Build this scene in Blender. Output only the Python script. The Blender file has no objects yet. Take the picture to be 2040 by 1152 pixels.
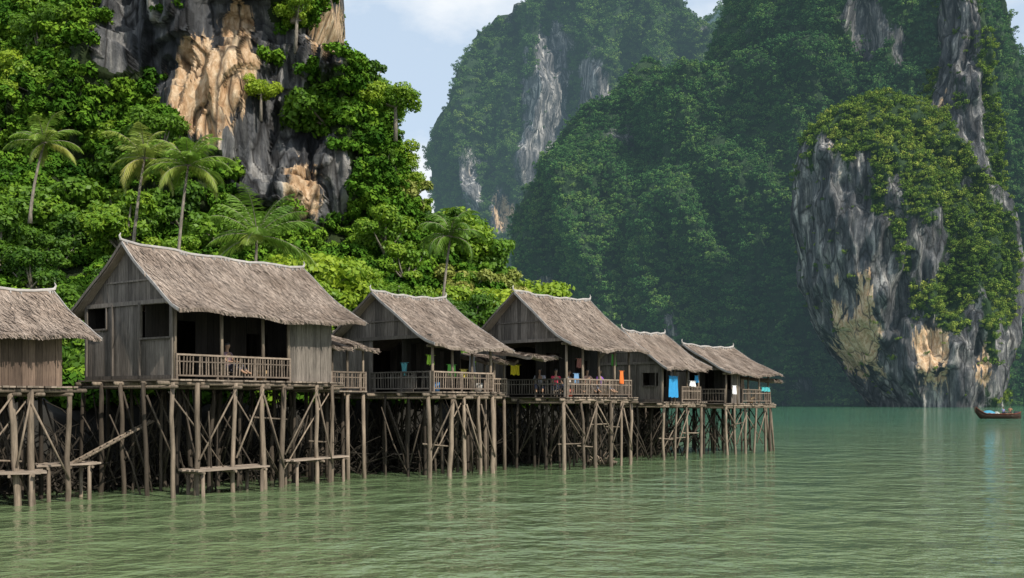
import bpy, math, random
import numpy as np
from mathutils import Vector, Matrix
random.seed(7); rng=np.random.default_rng(11)
scene=bpy.context.scene
COL=scene.collection
CAMZ=2.7; F=1983.0
def pixel_to_world(px,py,d):  # world point for an image pixel, projected to an estimated depth
    return Vector(((px-1020)/F*d, d, CAMZ+(796-py)/F*d))
# ------------------------------------------------------------------ noise
def _h(ix,iy,iz,seed):
    n=((ix*73856093)^(iy*19349663)^(iz*83492791)^(seed*2654435761))&0xffffffff
    n=((n^(n>>13))*1274126177)&0xffffffff
    n=(n^(n>>16))
    return (n&0xffff)/32767.5-1.0
def vnoise(x,y,z,seed=0):
    x=np.asarray(x,float);y=np.asarray(y,float);z=np.asarray(z,float)
    x,y,z=np.broadcast_arrays(x,y,z)
    ix=np.floor(x).astype(np.int64);iy=np.floor(y).astype(np.int64);iz=np.floor(z).astype(np.int64)
    fx=x-ix;fy=y-iy;fz=z-iz
    sx=fx*fx*(3-2*fx);sy=fy*fy*(3-2*fy);sz=fz*fz*(3-2*fz)
    def L(a,b,t): return a+(b-a)*t
    c=lambda a,b,d:_h(ix+a,iy+b,iz+d,seed)
    return L(L(L(c(0,0,0),c(1,0,0),sx),L(c(0,1,0),c(1,1,0),sx),sy),
             L(L(c(0,0,1),c(1,0,1),sx),L(c(0,1,1),c(1,1,1),sx),sy),sz)
def fbm(x,y,z,o=4,seed=0):
    s=0;a=.5
    for i in range(o):
        s=s+a*vnoise(np.asarray(x)*2**i,np.asarray(y)*2**i,np.asarray(z)*2**i,seed+i); a*=.5
    return s
# ------------------------------------------------------------------ materials
class NT:
    def __init__(s,name):
        s.m=bpy.data.materials.new(name); s.m.use_nodes=True; s.t=s.m.node_tree; s.t.nodes.clear()
        s.out=s.n('ShaderNodeOutputMaterial')
    def n(s,typ,ins=None,**kw):
        nd=s.t.nodes.new(typ)
        for k,v in kw.items(): setattr(nd,k,v)
        if ins:
            for k,v in ins.items(): s.set(nd,k,v)
        return nd
    def set(s,nd,k,v):
        i=nd.inputs[k]
        if isinstance(v,bpy.types.NodeSocket): s.t.links.new(v,i)
        else: i.default_value=v
    def noise(s,vec,scale,detail=4,rough=.6):
        return s.n('ShaderNodeTexNoise',{'Vector':vec,'Scale':scale,'Detail':detail,'Roughness':rough}).outputs['Fac']
    def map(s,vec,sc):
        return s.n('ShaderNodeMapping',{'Vector':vec,'Scale':sc}).outputs[0]
    def ramp(s,fac,stops):
        r=s.n('ShaderNodeValToRGB',{'Fac':fac}); e=r.color_ramp.elements
        while len(e)<len(stops): e.new(.5)
        for i,(p,c) in enumerate(stops):
            e[i].position=p; e[i].color=(c[0],c[1],c[2],1) if not isinstance(c,(int,float)) else (c,c,c,1)
        return r.outputs['Color']
    def mix(s,f,a,b,mode='MIX'):
        m=s.n('ShaderNodeMix',data_type='RGBA',blend_type=mode)
        for idx,v in ((0,f),(6,a),(7,b)):
            if isinstance(v,bpy.types.NodeSocket): s.t.links.new(v,m.inputs[idx])
            else: m.inputs[idx].default_value=(v if idx==0 else (v[0],v[1],v[2],1))
        return m.outputs[2]
    def math(s,op,a,b=0.0,c=None):
        m=s.n('ShaderNodeMath',operation=op); s.set(m,0,a); s.set(m,1,b)
        if c is not None: s.set(m,2,c)
        return m.outputs[0]
    def attr(s,name): return s.n('ShaderNodeAttribute',attribute_name=name).outputs['Fac']
    def bump(s,h,strength=.4,dist=.02):
        return s.n('ShaderNodeBump',{'Height':h,'Strength':strength,'Distance':dist}).outputs[0]
    def done(s,shader,painted_haze=0):
        if painted_haze>0:
            e=s.n('ShaderNodeEmission',{'Color':(.28,.43,.52,1),'Strength':1.0})  # aerial haze painted in as bluish emission, fixed per material
            mx=s.n('ShaderNodeMixShader',{0:painted_haze,1:shader,2:e.outputs[0]}); shader=mx.outputs[0]
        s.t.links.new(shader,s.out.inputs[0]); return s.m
def objco(t): return t.n('ShaderNodeTexCoord').outputs['Object']
def poss(t): return t.n('ShaderNodeNewGeometry').outputs['Position']
def wood(name,cd,cl,sc=(14,14,1.2),rough=.85):
    t=NT(name); o=objco(t)
    a=t.noise(t.map(o,sc),1.6,6,.7); b=t.noise(o,1.3,4,.6); tone=t.attr('tone')
    c=t.ramp(a,[(.3,cd),(.7,cl)])
    c=t.mix(t.math('MULTIPLY',b,.7),c,(cd[0]*.55,cd[1]*.55,cd[2]*.6))
    tt=t.math('MULTIPLY_ADD',tone,.8,.6)
    c=t.mix(1.0,c,t.n('ShaderNodeCombineColor',{0:tt,1:tt,2:tt}).outputs[0],'MULTIPLY')
    p=t.n('ShaderNodeBsdfPrincipled',{'Base Color':c,'Roughness':rough,'Normal':t.bump(a,.5,.02),'Specular IOR Level':.25})
    return t.done(p.outputs[0])
M_WV=wood('weathered_boards',(.085,.073,.062),(.30,.262,.225))
M_WH=wood('weathered_planks',(.14,.115,.09),(.42,.34,.27),(1.5,1.5,14))
M_WB=wood('brown_boards',(.08,.056,.043),(.24,.17,.125))
M_RAIL=wood('railing_wood',(.15,.118,.092),(.38,.30,.235),(3,3,8))
M_POLE=wood('pole_wood',(.10,.08,.06),(.40,.32,.24),(9,9,1.0))
M_POLE_SHADE=wood('shade_toned_pole_wood',(.03,.024,.018),(.13,.105,.08),(9,9,1.0))  # darker copy of the pole wood; shade under the houses put into its colour
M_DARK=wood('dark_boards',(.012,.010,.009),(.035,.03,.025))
M_PALE=wood('pale_trim',(.30,.28,.26),(.56,.53,.50),(4,4,4))
def thatch():
    t=NT('thatch'); o=objco(t); tone=t.attr('tone')
    a=t.noise(t.map(o,(22,4,4)),1.5,7,.75); b=t.noise(o,.7,7,.7); b2=t.noise(t.map(o,(1.2,.25,.25)),1.6,5,.6)
    c=t.ramp(a,[(.25,(.17,.135,.11)),(.75,(.50,.415,.35))])
    c=t.mix(t.math('MULTIPLY',t.ramp(b,[(.42,0),(.60,1)]),.6),c,(.17,.125,.095))
    c=t.mix(t.math('MULTIPLY',t.ramp(b2,[(.5,0),(.66,1)]),.4),c,(.13,.105,.09))
    tt=t.math('MULTIPLY_ADD',tone,.85,.52)
    c=t.mix(1.0,c,t.n('ShaderNodeCombineColor',{0:tt,1:tt,2:tt}).outputs[0],'MULTIPLY')
    p=t.n('ShaderNodeBsdfPrincipled',{'Base Color':c,'Roughness':.9,'Specular IOR Level':.15,'Normal':t.bump(a,.6,.025)})
    return t.done(p.outputs[0])
M_TH=thatch()
def leafmat(name,cs,painted_haze=0,sc=.12,trans=.3,rw=.5):
    t=NT(name); tone=t.attr('tone'); r=t.n('ShaderNodeObjectInfo').outputs['Random']
    n=t.noise(poss(t),sc,3,.6)
    f=t.math('ADD',t.math('MULTIPLY',tone,.34),t.math('ADD',t.math('MULTIPLY',r,rw),t.math('MULTIPLY_ADD',n,.7,-.27)))
    c=t.ramp(f,[(.12,cs[0]),(.5,cs[1]),(.9,cs[2])])
    if trans<=0:
        return t.done(t.n('ShaderNodeBsdfDiffuse',{'Color':c}).outputs[0],painted_haze)
    d=t.n('ShaderNodeBsdfPrincipled',{'Base Color':c,'Roughness':.5,'Specular IOR Level':.3})
    tr=t.n('ShaderNodeBsdfTranslucent',{'Color':c})
    m=t.n('ShaderNodeMixShader',{0:trans,1:d.outputs[0],2:tr.outputs[0]})
    return t.done(m.outputs[0],painted_haze)
M_LEAF=leafmat('broad_leaves',[(.035,.10,.012),(.14,.27,.022),(.38,.48,.035)],0,.12,.34,.5)
M_UNDER=leafmat('undergrowth_leaves',[(.018,.055,.009),(.07,.16,.017),(.17,.28,.028)],0,.25,0)
M_LEAF2=leafmat('dry_yellow_leaves',[(.12,.16,.035),(.25,.30,.06),(.42,.40,.11)],0,.12,.3)
M_PALM=leafmat('palm_leaves',[(.07,.16,.02),(.17,.29,.035),(.44,.42,.11)],0,.2,.3)
def bark():
    t=NT('bark'); o=poss(t); a=t.noise(t.map(o,(6,6,2)),2,5,.7)
    c=t.ramp(a,[(.3,(.08,.068,.055)),(.7,(.32,.28,.23))])
    return t.done(t.n('ShaderNodeBsdfPrincipled',{'Base Color':c,'Roughness':.9,'Normal':t.bump(a,.5,.03)}).outputs[0])
M_BARK=bark()
def flat(name,c,rough=.7,var=.25):
    t=NT(name); a=t.noise(objco(t),7,4,.6)
    cc=t.mix(a,[x*(1+var) for x in c],[x*(1-var) for x in c])
    return t.done(t.n('ShaderNodeBsdfPrincipled',{'Base Color':cc,'Roughness':rough,'Normal':t.bump(a,.2,.01)}).outputs[0])
def rockmat(name,s,painted_haze,green,bright=1.0):
    t=NT(name); p=poss(t); rock=t.attr('rock'); tan=t.attr('tan')
    wv=t.n('ShaderNodeTexNoise',{'Vector':t.map(p,(.5/s,.5/s,.25/s)),'Scale':1.0,'Detail':3.0}).outputs['Color']
    wp=t.n('ShaderNodeVectorMath',{0:wv,1:(.7*s,.7*s,1.6*s)},operation='MULTIPLY').outputs[0]
    pw=t.n('ShaderNodeVectorMath',{0:p,1:wp},operation='ADD').outputs[0]
    st=t.noise(t.map(pw,(1/s,1/s,.14/s)),1.2,9,.66)
    big=t.noise(t.map(p,(1/s,1/s,.45/s)),.3,5,.6)
    fin=t.noise(t.map(pw,(1/s,1/s,.5/s)),3.5,8,.75)
    cr=t.n('ShaderNodeTexVoronoi',{'Vector':t.map(pw,(1/s,1/s,.24/s)),'Scale':.8},feature='DISTANCE_TO_EDGE').outputs['Distance']
    vc=t.n('ShaderNodeTexVoronoi',{'Vector':t.map(pw,(1/s,1/s,.30/s)),'Scale':1.5}).outputs['Color']
    vcf=t.n('ShaderNodeSeparateColor',{0:vc}).outputs[0]
    b=bright
    c=t.ramp(st,[(.36,(.024*b,.026*b,.030*b)),(.45,(.085*b,.088*b,.095*b)),(.54,(.18*b,.18*b,.18*b)),(.63,(.50*b,.48*b,.45*b))])
    c=t.mix(t.ramp(big,[(.40,0),(.60,.5)]),c,(.065*b,.07*b,.08*b))
    fv=t.math('MULTIPLY_ADD',vcf,.7,.6)
    c=t.mix(1.0,c,t.n('ShaderNodeCombineColor',{0:fv,1:fv,2:fv}).outputs[0],'MULTIPLY')
    c=t.mix(.45,c,t.mix(1.0,c,t.ramp(fin,[(.38,.25),(.58,1.1)]),'MULTIPLY'))
    tc=t.ramp(fin,[(.32,(.30,.17,.09)),(.46,(.58,.38,.22)),(.62,(.84,.66,.46))])
    tf=t.math('ADD',tan,t.math('MULTIPLY_ADD',st,2.6,-1.38))
    c=t.mix(t.math('MULTIPLY',t.ramp(tf,[(.32,0),(.42,1)]),t.ramp(tan,[(.08,0),(.3,1)])),c,tc)
    c=t.mix(t.ramp(cr,[(0.0,.85),(.05,0)]),c,(.018,.017,.017))
    g=t.ramp(fin,[(.3,green[0]),(.7,green[1])])
    rf=t.ramp(t.math('ADD',rock,t.math('MULTIPLY_ADD',fin,.8,-.4)),[(.42,0),(.5,1)])
    c=t.mix(rf,g,c)
    h=t.math('ADD',st,t.math('ADD',t.math('MULTIPLY',fin,.5),t.math('ADD',t.math('MULTIPLY',vcf,.3),t.math('MULTIPLY',t.ramp(cr,[(0,0),(.25,1)]),.4))))
    bs=t.n('ShaderNodeBsdfPrincipled',{'Base Color':c,'Roughness':.85,'Specular IOR Level':.2,'Normal':t.bump(h,1.0,s*.42)})
    return t.done(bs.outputs[0],painted_haze)
# ------------------------------------------------------------------ mesh builder
class MB:
    def __init__(s): s.v=[];s.f=[];s.t=[];s.mi=[]
    def add(s,vs,fs,tone=None,mi=0):
        if tone is None: tone=random.random()
        b=len(s.v); s.v+= [tuple(v) for v in vs]; s.t+=[tone]*len(vs)
        s.f+=[tuple(i+b for i in f) for f in fs]; s.mi+=[mi]*len(fs)
    BF=[(0,3,2,1),(4,5,6,7),(0,1,5,4),(1,2,6,5),(2,3,7,6),(3,0,4,7)]
    def box(s,a,b,tone=None,mi=0):
        x0,y0,z0=a;x1,y1,z1=b
        s.add([(x0,y0,z0),(x1,y0,z0),(x1,y1,z0),(x0,y1,z0),(x0,y0,z1),(x1,y0,z1),(x1,y1,z1),(x0,y1,z1)],MB.BF,tone,mi)
    def beam(s,p,q,w,h,tone=None,mi=0):
        p=Vector(p);q=Vector(q);d=(q-p).normalized()
        up=Vector((0,0,1)) if abs(d.z)<.95 else Vector((1,0,0))
        a=d.cross(up).normalized()*w/2; b=a.cross(d).normalized()*h/2
        s.add([p-a-b,p+a-b,p+a+b,p-a+b,q-a-b,q+a-b,q+a+b,q-a+b],MB.BF,tone,mi)
    def tube(s,pts,rs,n=7,tone=None,mi=0,cap=True):
        pts=[Vector(p) for p in pts]; vs=[];fs=[]
        for i,p in enumerate(pts):
            d=(pts[min(i+1,len(pts)-1)]-pts[max(i-1,0)]).normalized()
            up=Vector((0,1,0)) if abs(d.y)<.9 else Vector((1,0,0))
            a=d.cross(up).normalized(); b=d.cross(a)
            for k in range(n):
                th=2*math.pi*k/n; vs.append(p+(a*math.cos(th)+b*math.sin(th))*rs[i])
        for i in range(len(pts)-1):
            for k in range(n):
                k2=(k+1)%n; fs.append((i*n+k,i*n+k2,(i+1)*n+k2,(i+1)*n+k))
        if cap: fs.append(tuple(range((len(pts)-1)*n,len(pts)*n))); fs.append(tuple(reversed(range(n))))
        s.add(vs,fs,tone,mi)
    def mesh(s,name,mats,smooth=False):
        me=bpy.data.meshes.new(name); me.from_pydata(s.v,[],s.f)
        for m in (mats if isinstance(mats,(list,tuple)) else [mats]): me.materials.append(m)
        a=me.attributes.new('tone','FLOAT','POINT'); a.data.foreach_set('value',s.t)
        me.polygons.foreach_set('material_index',s.mi)
        if smooth: me.polygons.foreach_set('use_smooth',[True]*len(s.f))
        me.update(); return me
    def obj(s,name,mats,parent=None,smooth=False,**k):
        return mk(name,s.mesh(name,mats,smooth),parent,**k)
def mk(name,data,parent=None,label=None,cat=None,group=None,kind=None,loc=None,rot=None,scale=None):
    o=bpy.data.objects.new(name,data); COL.objects.link(o)
    if parent: o.parent=parent
    if loc is not None: o.location=loc
    if rot is not None: o.rotation_euler=rot
    if scale is not None: o.scale=scale if hasattr(scale,'__len__') else (scale,)*3
    if label: o['label']=label
    if cat: o['category']=cat
    if group: o['group']=group
    if kind: o['kind']=kind
    return o
def npmesh(name,V,Fq,mats,attrs=None,smooth=False):
    me=bpy.data.meshes.new(name)
    V=np.asarray(V,np.float32); Fq=np.asarray(Fq,np.int32)
    me.vertices.add(len(V)); me.vertices.foreach_set('co',V.ravel())
    me.loops.add(Fq.size); me.loops.foreach_set('vertex_index',Fq.ravel())
    k=Fq.shape[1]
    me.polygons.add(len(Fq)); me.polygons.foreach_set('loop_start',np.arange(0,Fq.size,k,dtype=np.int32))
    me.polygons.foreach_set('loop_total',np.full(len(Fq),k,dtype=np.int32))
    if smooth: me.polygons.foreach_set('use_smooth',np.ones(len(Fq),bool))
    for m in mats: me.materials.append(m)
    for n,a in (attrs or {}).items():
        at=me.attributes.new(n,'FLOAT','POINT'); at.data.foreach_set('value',np.asarray(a,np.float32).ravel())
    me.update(calc_edges=True); me.validate(); return me
# ------------------------------------------------------------------ foliage meshes
def leaves(blobs,n,size,seed,flatz=.8,up=.25,name='crown',mat=None,elong=1.6):
    r=np.random.default_rng(seed)
    bl=np.array([b[:3] for b in blobs]); br=np.array([b[3] for b in blobs])
    w=br**2; ids=r.choice(len(bl),n,p=w/w.sum())
    d=r.normal(size=(n,3)); d[:,2]=d[:,2]+up; d/=np.linalg.norm(d,axis=1)[:,None]
    lump=1+.45*fbm(d[:,0]*2.2+ids*7,d[:,1]*2.2,d[:,2]*2.2,2,seed)
    rad=br[ids]*lump*(r.uniform(.66,1.04,n))
    P=bl[ids]+d*rad[:,None]*np.array([1,1,flatz])
    nrm=d+r.normal(size=(n,3))*.5+np.array([0,0,.35]); nrm/=np.linalg.norm(nrm,axis=1)[:,None]
    a=np.cross(nrm,r.normal(size=(n,3))); a/=np.linalg.norm(a,axis=1)[:,None]; b=np.cross(nrm,a)
    s=size*r.uniform(.6,1.3,n)[:,None]
    a=a*s*elong/2; b=b*s/2
    V=np.stack([P-a,P+b-nrm*s*.12,P+a,P-b-nrm*s*.12],1).reshape(-1,3)
    Fq=np.arange(4*n).reshape(n,4)
    bt=r.uniform(0,1,len(bl))
    tone=np.clip(.5*bt[ids]+.5*r.uniform(0,1,n),0,1)
    return npmesh(name,V,Fq,[mat],{'tone':np.repeat(tone,4)})
def crown_blobs(seed,R,H,nb):
    r=random.Random(seed); bl=[(0,0,H*.4,R*.5)]
    for i in range(nb):
        a=r.uniform(0,6.283); q=math.sqrt(r.uniform(.1,1))*R*.85; z=r.uniform(0,H)*(1-.35*(q/R))
        bl.append((math.cos(a)*q,math.sin(a)*q,z,R*r.uniform(.2,.42)))
    return bl
def trunk_mesh(seed,h,R,bl):
    r=random.Random(seed); m=MB(); off=(r.uniform(-.3,.3),r.uniform(-.3,.3))
    pts=[(0,0,-1.2),(off[0]*.3,off[1]*.3,h*.4),(off[0],off[1],h),(off[0]*.6,off[1]*.6,h+R*.7)]
    m.tube(pts,[.2,.16,.12,.05],7)
    for b in bl[1:9]:
        m.tube([(off[0],off[1],h*.9),((off[0]+b[0])*.55,(off[1]+b[1])*.55,h+b[2]*.4),(b[0],b[1],h+b[2])],[.08,.05,.02],5,cap=False)
    return m.mesh('trunk',M_BARK,True)
TREES=[]
for i in range(6):
    R=[1.7,2.1,1.5,2.3,1.8,1.4][i]; H=[1.6,1.9,2.6,1.6,2.2,1.8][i]; h=[1.6,1.8,2.0,1.6,1.9,1.4][i]
    bl=crown_blobs(40+i,R,H,[13,17,13,20,15,9][i])
    up=[(b[0],b[1],b[2]+h,b[3]) for b in bl]
    TREES.append((trunk_mesh(60+i,h,R,bl),leaves(up,[4300,5600,5200,5400,6000,2900][i],[.15,.165,.12,.185,.11,.15][i],80+i,.72,.3,'crown',M_LEAF2 if i==5 else M_LEAF,[1.6,1.4,2.0,1.5,1.8,1.6][i])))
def add_tree(k,loc,sc,rz,label,kindn='tree',group='trees on the limestone hill'):
    e=mk(kindn,None,None,label,'tree',group,None,loc,(0,0,rz),sc); e.empty_display_size=.3
    for nm,me in zip(('trunk','crown'),TREES[k]): mk(nm,me,e)
    return e
def scatter(name,pts,scl,srcs,**k):
    n=len(pts); me=bpy.data.meshes.new(name); me.vertices.add(n)
    me.vertices.foreach_set('co',np.asarray(pts,np.float32).ravel())
    for nm,arr in (('scl',scl),('rz',rng.uniform(0,6.28,n))):
        a=me.attributes.new(nm,'FLOAT','POINT'); a.data.foreach_set('value',np.asarray(arr,np.float32))
    a=me.attributes.new('vi','INT','POINT'); a.data.foreach_set('value',rng.integers(0,len(srcs),n).astype(np.int32))
    o=mk(name,me,None,kind='stuff',**k)
    g=bpy.data.node_groups.new(name+'_nodes','GeometryNodeTree')
    g.interface.new_socket('Geometry',in_out='INPUT',socket_type='NodeSocketGeometry')
    g.interface.new_socket('Geometry',in_out='OUTPUT',socket_type='NodeSocketGeometry')
    N=g.nodes.new; Lk=g.links.new
    gi=N('NodeGroupInput');go=N('NodeGroupOutput');j=N('GeometryNodeJoinGeometry')
    def na(nm,t):
        q=N('GeometryNodeInputNamedAttribute'); q.data_type=t; q.inputs['Name'].default_value=nm; return q.outputs[0]
    sc=na('scl','FLOAT'); rz=na('rz','FLOAT'); vi=na('vi','INT')
    cx=N('ShaderNodeCombineXYZ'); Lk(rz,cx.inputs[2])
    for i,s in enumerate(srcs):
        oi=N('GeometryNodeObjectInfo'); oi.inputs['Object'].default_value=s
        cp=N('FunctionNodeCompare'); cp.data_type='INT'; cp.operation='EQUAL'
        Lk(vi,[q for q in cp.inputs if q.type=='INT'][0]); [q for q in cp.inputs if q.type=='INT'][1].default_value=i
        ip=N('GeometryNodeInstanceOnPoints')
        Lk(gi.outputs[0],ip.inputs['Points']); Lk(cp.outputs[0],ip.inputs['Selection']); Lk(oi.outputs['Geometry'],ip.inputs['Instance'])
        Lk(cx.outputs[0],ip.inputs['Rotation']); Lk(sc,ip.inputs['Scale']); Lk(ip.outputs[0],j.inputs[0])
    Lk(j.outputs[0],go.inputs[0])
    md=o.modifiers.new('scatter','NODES'); md.node_group=g
    return o
def src(me): return bpy.data.objects.new('clump_source',me)
def clumpset(painted_haze,tag,cs,seed,nleaf=400,sz=.14,sc=.02):
    mt=leafmat('canopy_leaves_'+tag,cs,painted_haze,sc,0,.42); out=[]
    for i in range(5):
        r=random.Random(seed+i); bl=[(0,0,0,.5)]
        for j in range(7):
            a=r.uniform(0,6.28);q=r.uniform(.35,.95); bl.append((math.cos(a)*q,math.sin(a)*q,r.uniform(-.35,.5),r.uniform(.16,.4)))
        out.append(src(leaves(bl,nleaf,sz,seed+i*5,.8,.5,'clump',mt,1.3)))
    return out
# ------------------------------------------------------------------ near limestone hill
POLY=[(-27.2,45),(-27.2,28),(-26.4,25.4),(-22.9,23.0),(-21.9,20.2),(-19.6,18.8),(-16.8,16.2),(-13.3,13.0),(-10.9,13.6),(-11.0,18.5),(-14.2,20.4),(-13.5,22),(-12.7,23.8),(-10.0,24.0),(-8.0,28),(-7,45),(-11.8,45),(-11.8,28),(-12,27.4),(-13.7,26.3),(-15.7,26.3),(-15.3,28),(-15.3,45)]
def inpoly0(x,z):
    c=np.zeros(x.shape,bool);n=len(POLY)
    for i in range(n):
        x1,z1=POLY[i];x2,z2=POLY[(i+1)%n]
        if z1==z2: continue
        q=((z1>z)!=(z2>z))&(x<(x2-x1)*(z-z1)/(z2-z1)+x1); c^=q
    return c
def inpoly(x,y,z):
    x=np.asarray(x,float);y=np.asarray(y,float);z=np.asarray(z,float)
    return inpoly0(x/y*63,(z-2.7)/y*63+2.7)
def Xr(z): return np.interp(z,[0,5,9.8,12.4,15.7,18,20.6,22.6,24.6,26.0,28.8,45],[7.5,6.0,1.6,-1.6,-4.4,-4.8,-5.8,-6.2,-8.6,-10.4,-9.4,-11])
def hill_pt(s,z):
    s=np.asarray(s,float);z=np.asarray(z,float)
    xr=Xr(z); xm=-75.0
    a=np.clip((s-.8)/.2,0,1)*math.pi/2
    back=np.where(s<.8,0,30*(1-np.cos(a)))
    x=np.where(s<.8,xm+(xr-4-xm)*np.clip(s/.8,0,1),xr-4+4*np.sin(a)-back*.2)
    base=np.log(np.exp((47+x-31)/3)+1)*3+31
    foot=62+np.clip((x+10)*.3,-3,4)
    zf=13.0
    low=base+(foot-base)*(np.clip(z/zf,0,1))**.92
    forest=np.clip((-25-x)/6,0,1)+np.clip((x+9)/4,0,1)*.4
    up=(np.clip(z-zf,0,None))*(.10+.5*np.clip(forest,0,1))
    y=np.where(z<zf,low,foot+up)+back
    return x,y,z
def hill_full(s,z):
    x,y,z=hill_pt(s,z)
    rk=np.clip((z-11)/4,0,1)
    n1=fbm(x/5,y/18,z/22,5,3)
    d=n1*5.5*rk+fbm(x/1.6,y/6,z/7,4,9)*1.6*rk+fbm(x/9,y/9,z/6,3,5)*2.4*(1-rk*.6)
    st=vnoise(x/3.5,y/9,z/2.9,21); d=d+rk*1.7*np.round(st*2.5)/2.5
    st2=vnoise(x/1.3,y/9,z/1.9,22); d=d+rk*.6*np.round(st2*2)/2
    d=d+rk*.6*(1-2*np.abs(fbm(x/1.3,y/5,z/9,3,41)))
    return x,y-d*np.clip(z/3,0,1),z
ns,nz=680,340
S,Z=np.meshgrid(np.linspace(.25,1,ns),np.concatenate([np.linspace(-2,46,nz-3),[46,46,46]]))
x,y,z=hill_full(S,Z)
for k,b in ((1,10),(2,30),(3,70)):
    y[-4+k,:]+=b; z[-4+k,:]+=1; x[-4+k,:]-=b*.3
def edgej(x,y,z):
    e=fbm(x/2.2,y/6,z/2.6,4,31)*2.2; return inpoly(x+e,y,z+e)
rk=edgej(x,y,z).astype(float)
bx_=x/y*63; bz_=(z-2.7)/y*63+2.7
def blob(x,z,cx,cz,rx,rz): return np.exp(-(((x-cx)/rx)**2+((z-cz)/rz)**2))
tan=np.clip(1.3*blob(bx_,bz_,-20.0,22.4,1.5,3.4)+1.15*blob(bx_,bz_,-17.2,25.2,1.0,3.6)+.9*blob(bx_,bz_,-13.2,16.2,1.0,2.4)+.95*blob(bx_,bz_,-11.6,26.0,1.3,2.2)+.10*blob(bx_,bz_,-18,21,5,6),0,1.1)
V=np.stack([x,y,z],-1).reshape(-1,3)
ii=np.arange(nz-1)[:,None]*ns+np.arange(ns-1)[None,:]
Fq=np.stack([ii,ii+1,ii+ns+1,ii+ns],-1).reshape(-1,4)
M_HROCK=rockmat('limestone_near',1.9,0,[(.018,.032,.012),(.04,.06,.02)],1.15)
hm=npmesh('limestone_hill',V,Fq,[M_HROCK],{'rock':rk,'tan':tan},True)
mk('limestone_hill',hm,None,'jungle covered limestone hill with bare orange and grey cliff','hill',kind='structure')
cand=[]
for zz in np.arange(1.6,42,1.2):
    for s0 in np.arange(.42,.97,.015):
        cand.append((s0+random.uniform(-.008,.008),zz+random.uniform(-.6,.6)))
cand=np.array(cand); cx,cy,cz=hill_full(cand[:,0],cand[:,1])
u=cx/cy; v=(cz-CAMZ)/cy
ok=(u>-.56)&(v<.43)&(u<.06)
for dx,dz in ((0,.3),(0,1.8),(0,3.2),(1.1,1.8),(-1.1,1.8)): ok&=~inpoly(cx+dx,cy,cz+dz)
cx=cx[ok];cy=cy[ok];cz=cz[ok]
perm=rng.permutation(len(cx)); chosen=[]
for i in perm:
    p=(cx[i],cy[i],cz[i])
    if all((p[0]-q[0])**2+((p[1]-q[1])*.6)**2+(p[2]-q[2])**2>2.0**2 for q in chosen): chosen.append(p)
chosen.sort(key=lambda p:p[1]); chosen=chosen[:290]
LB=['leafy green broadleaf tree rooted in the steep jungle slope','dense round green tree clinging to the limestone hill']
for i,p in enumerate(chosen):
    k=random.choice([0,1,2,3,4,0,1,2,3,4,5] if p[0]>-8 else [0,1,2,3,4])
    sc=random.choice([random.uniform(.5,.8),random.uniform(.75,1.1),random.uniform(1.0,1.45)])*(1.0 if p[2]<14 else .85)
    add_tree(k,(p[0],p[1]+.5,p[2]-1.0*sc),sc,random.uniform(0,6.28),'pale yellow-green tree with sparse dry crown on the slope' if k==5 else LB[i%2])
for px,py,d,k,sc in ((742,190,62,0,.8),(788,200,62,1,.75),(590,30,61,4,.7),(520,180,60,1,.55),(1020,610,58,5,1.3),(965,600,58,5,1.4),(1045,650,57,0,.9),(930,560,59,5,1.3),(990,560,60,5,1.0),(900,620,56,1,1.0)):
    q=pixel_to_world(px,py,d); add_tree(k,(q.x,q.y,q.z-2.2*sc),sc,px*.37,'leafy tree leaning out from the cliff edge' if k!=5 else 'pale yellow-green tree with sparse dry crown on the slope')
N=5600; ss=rng.uniform(.4,.99,N); zz=rng.uniform(2.0,40,N); ux,uy,uz=hill_full(ss,zz)
inp=edgej(ux,uy,uz+.4)
keep=(~inp)|(rng.uniform(0,1,N)<.02)
keep&=(ux/uy>-.6)
UG=[]
for i in range(3):
    bl=crown_blobs(200+i,.8,.7,7); UG.append(src(leaves(bl,380,.15,220+i,.9,.3,'clump',M_UNDER)))
scatter('undergrowth',np.stack([ux,uy-.1,uz],-1)[keep],rng.uniform(.5,1.4,keep.sum()),UG,label='dense tangled green undergrowth and vines on the slope',cat='undergrowth')
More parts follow.
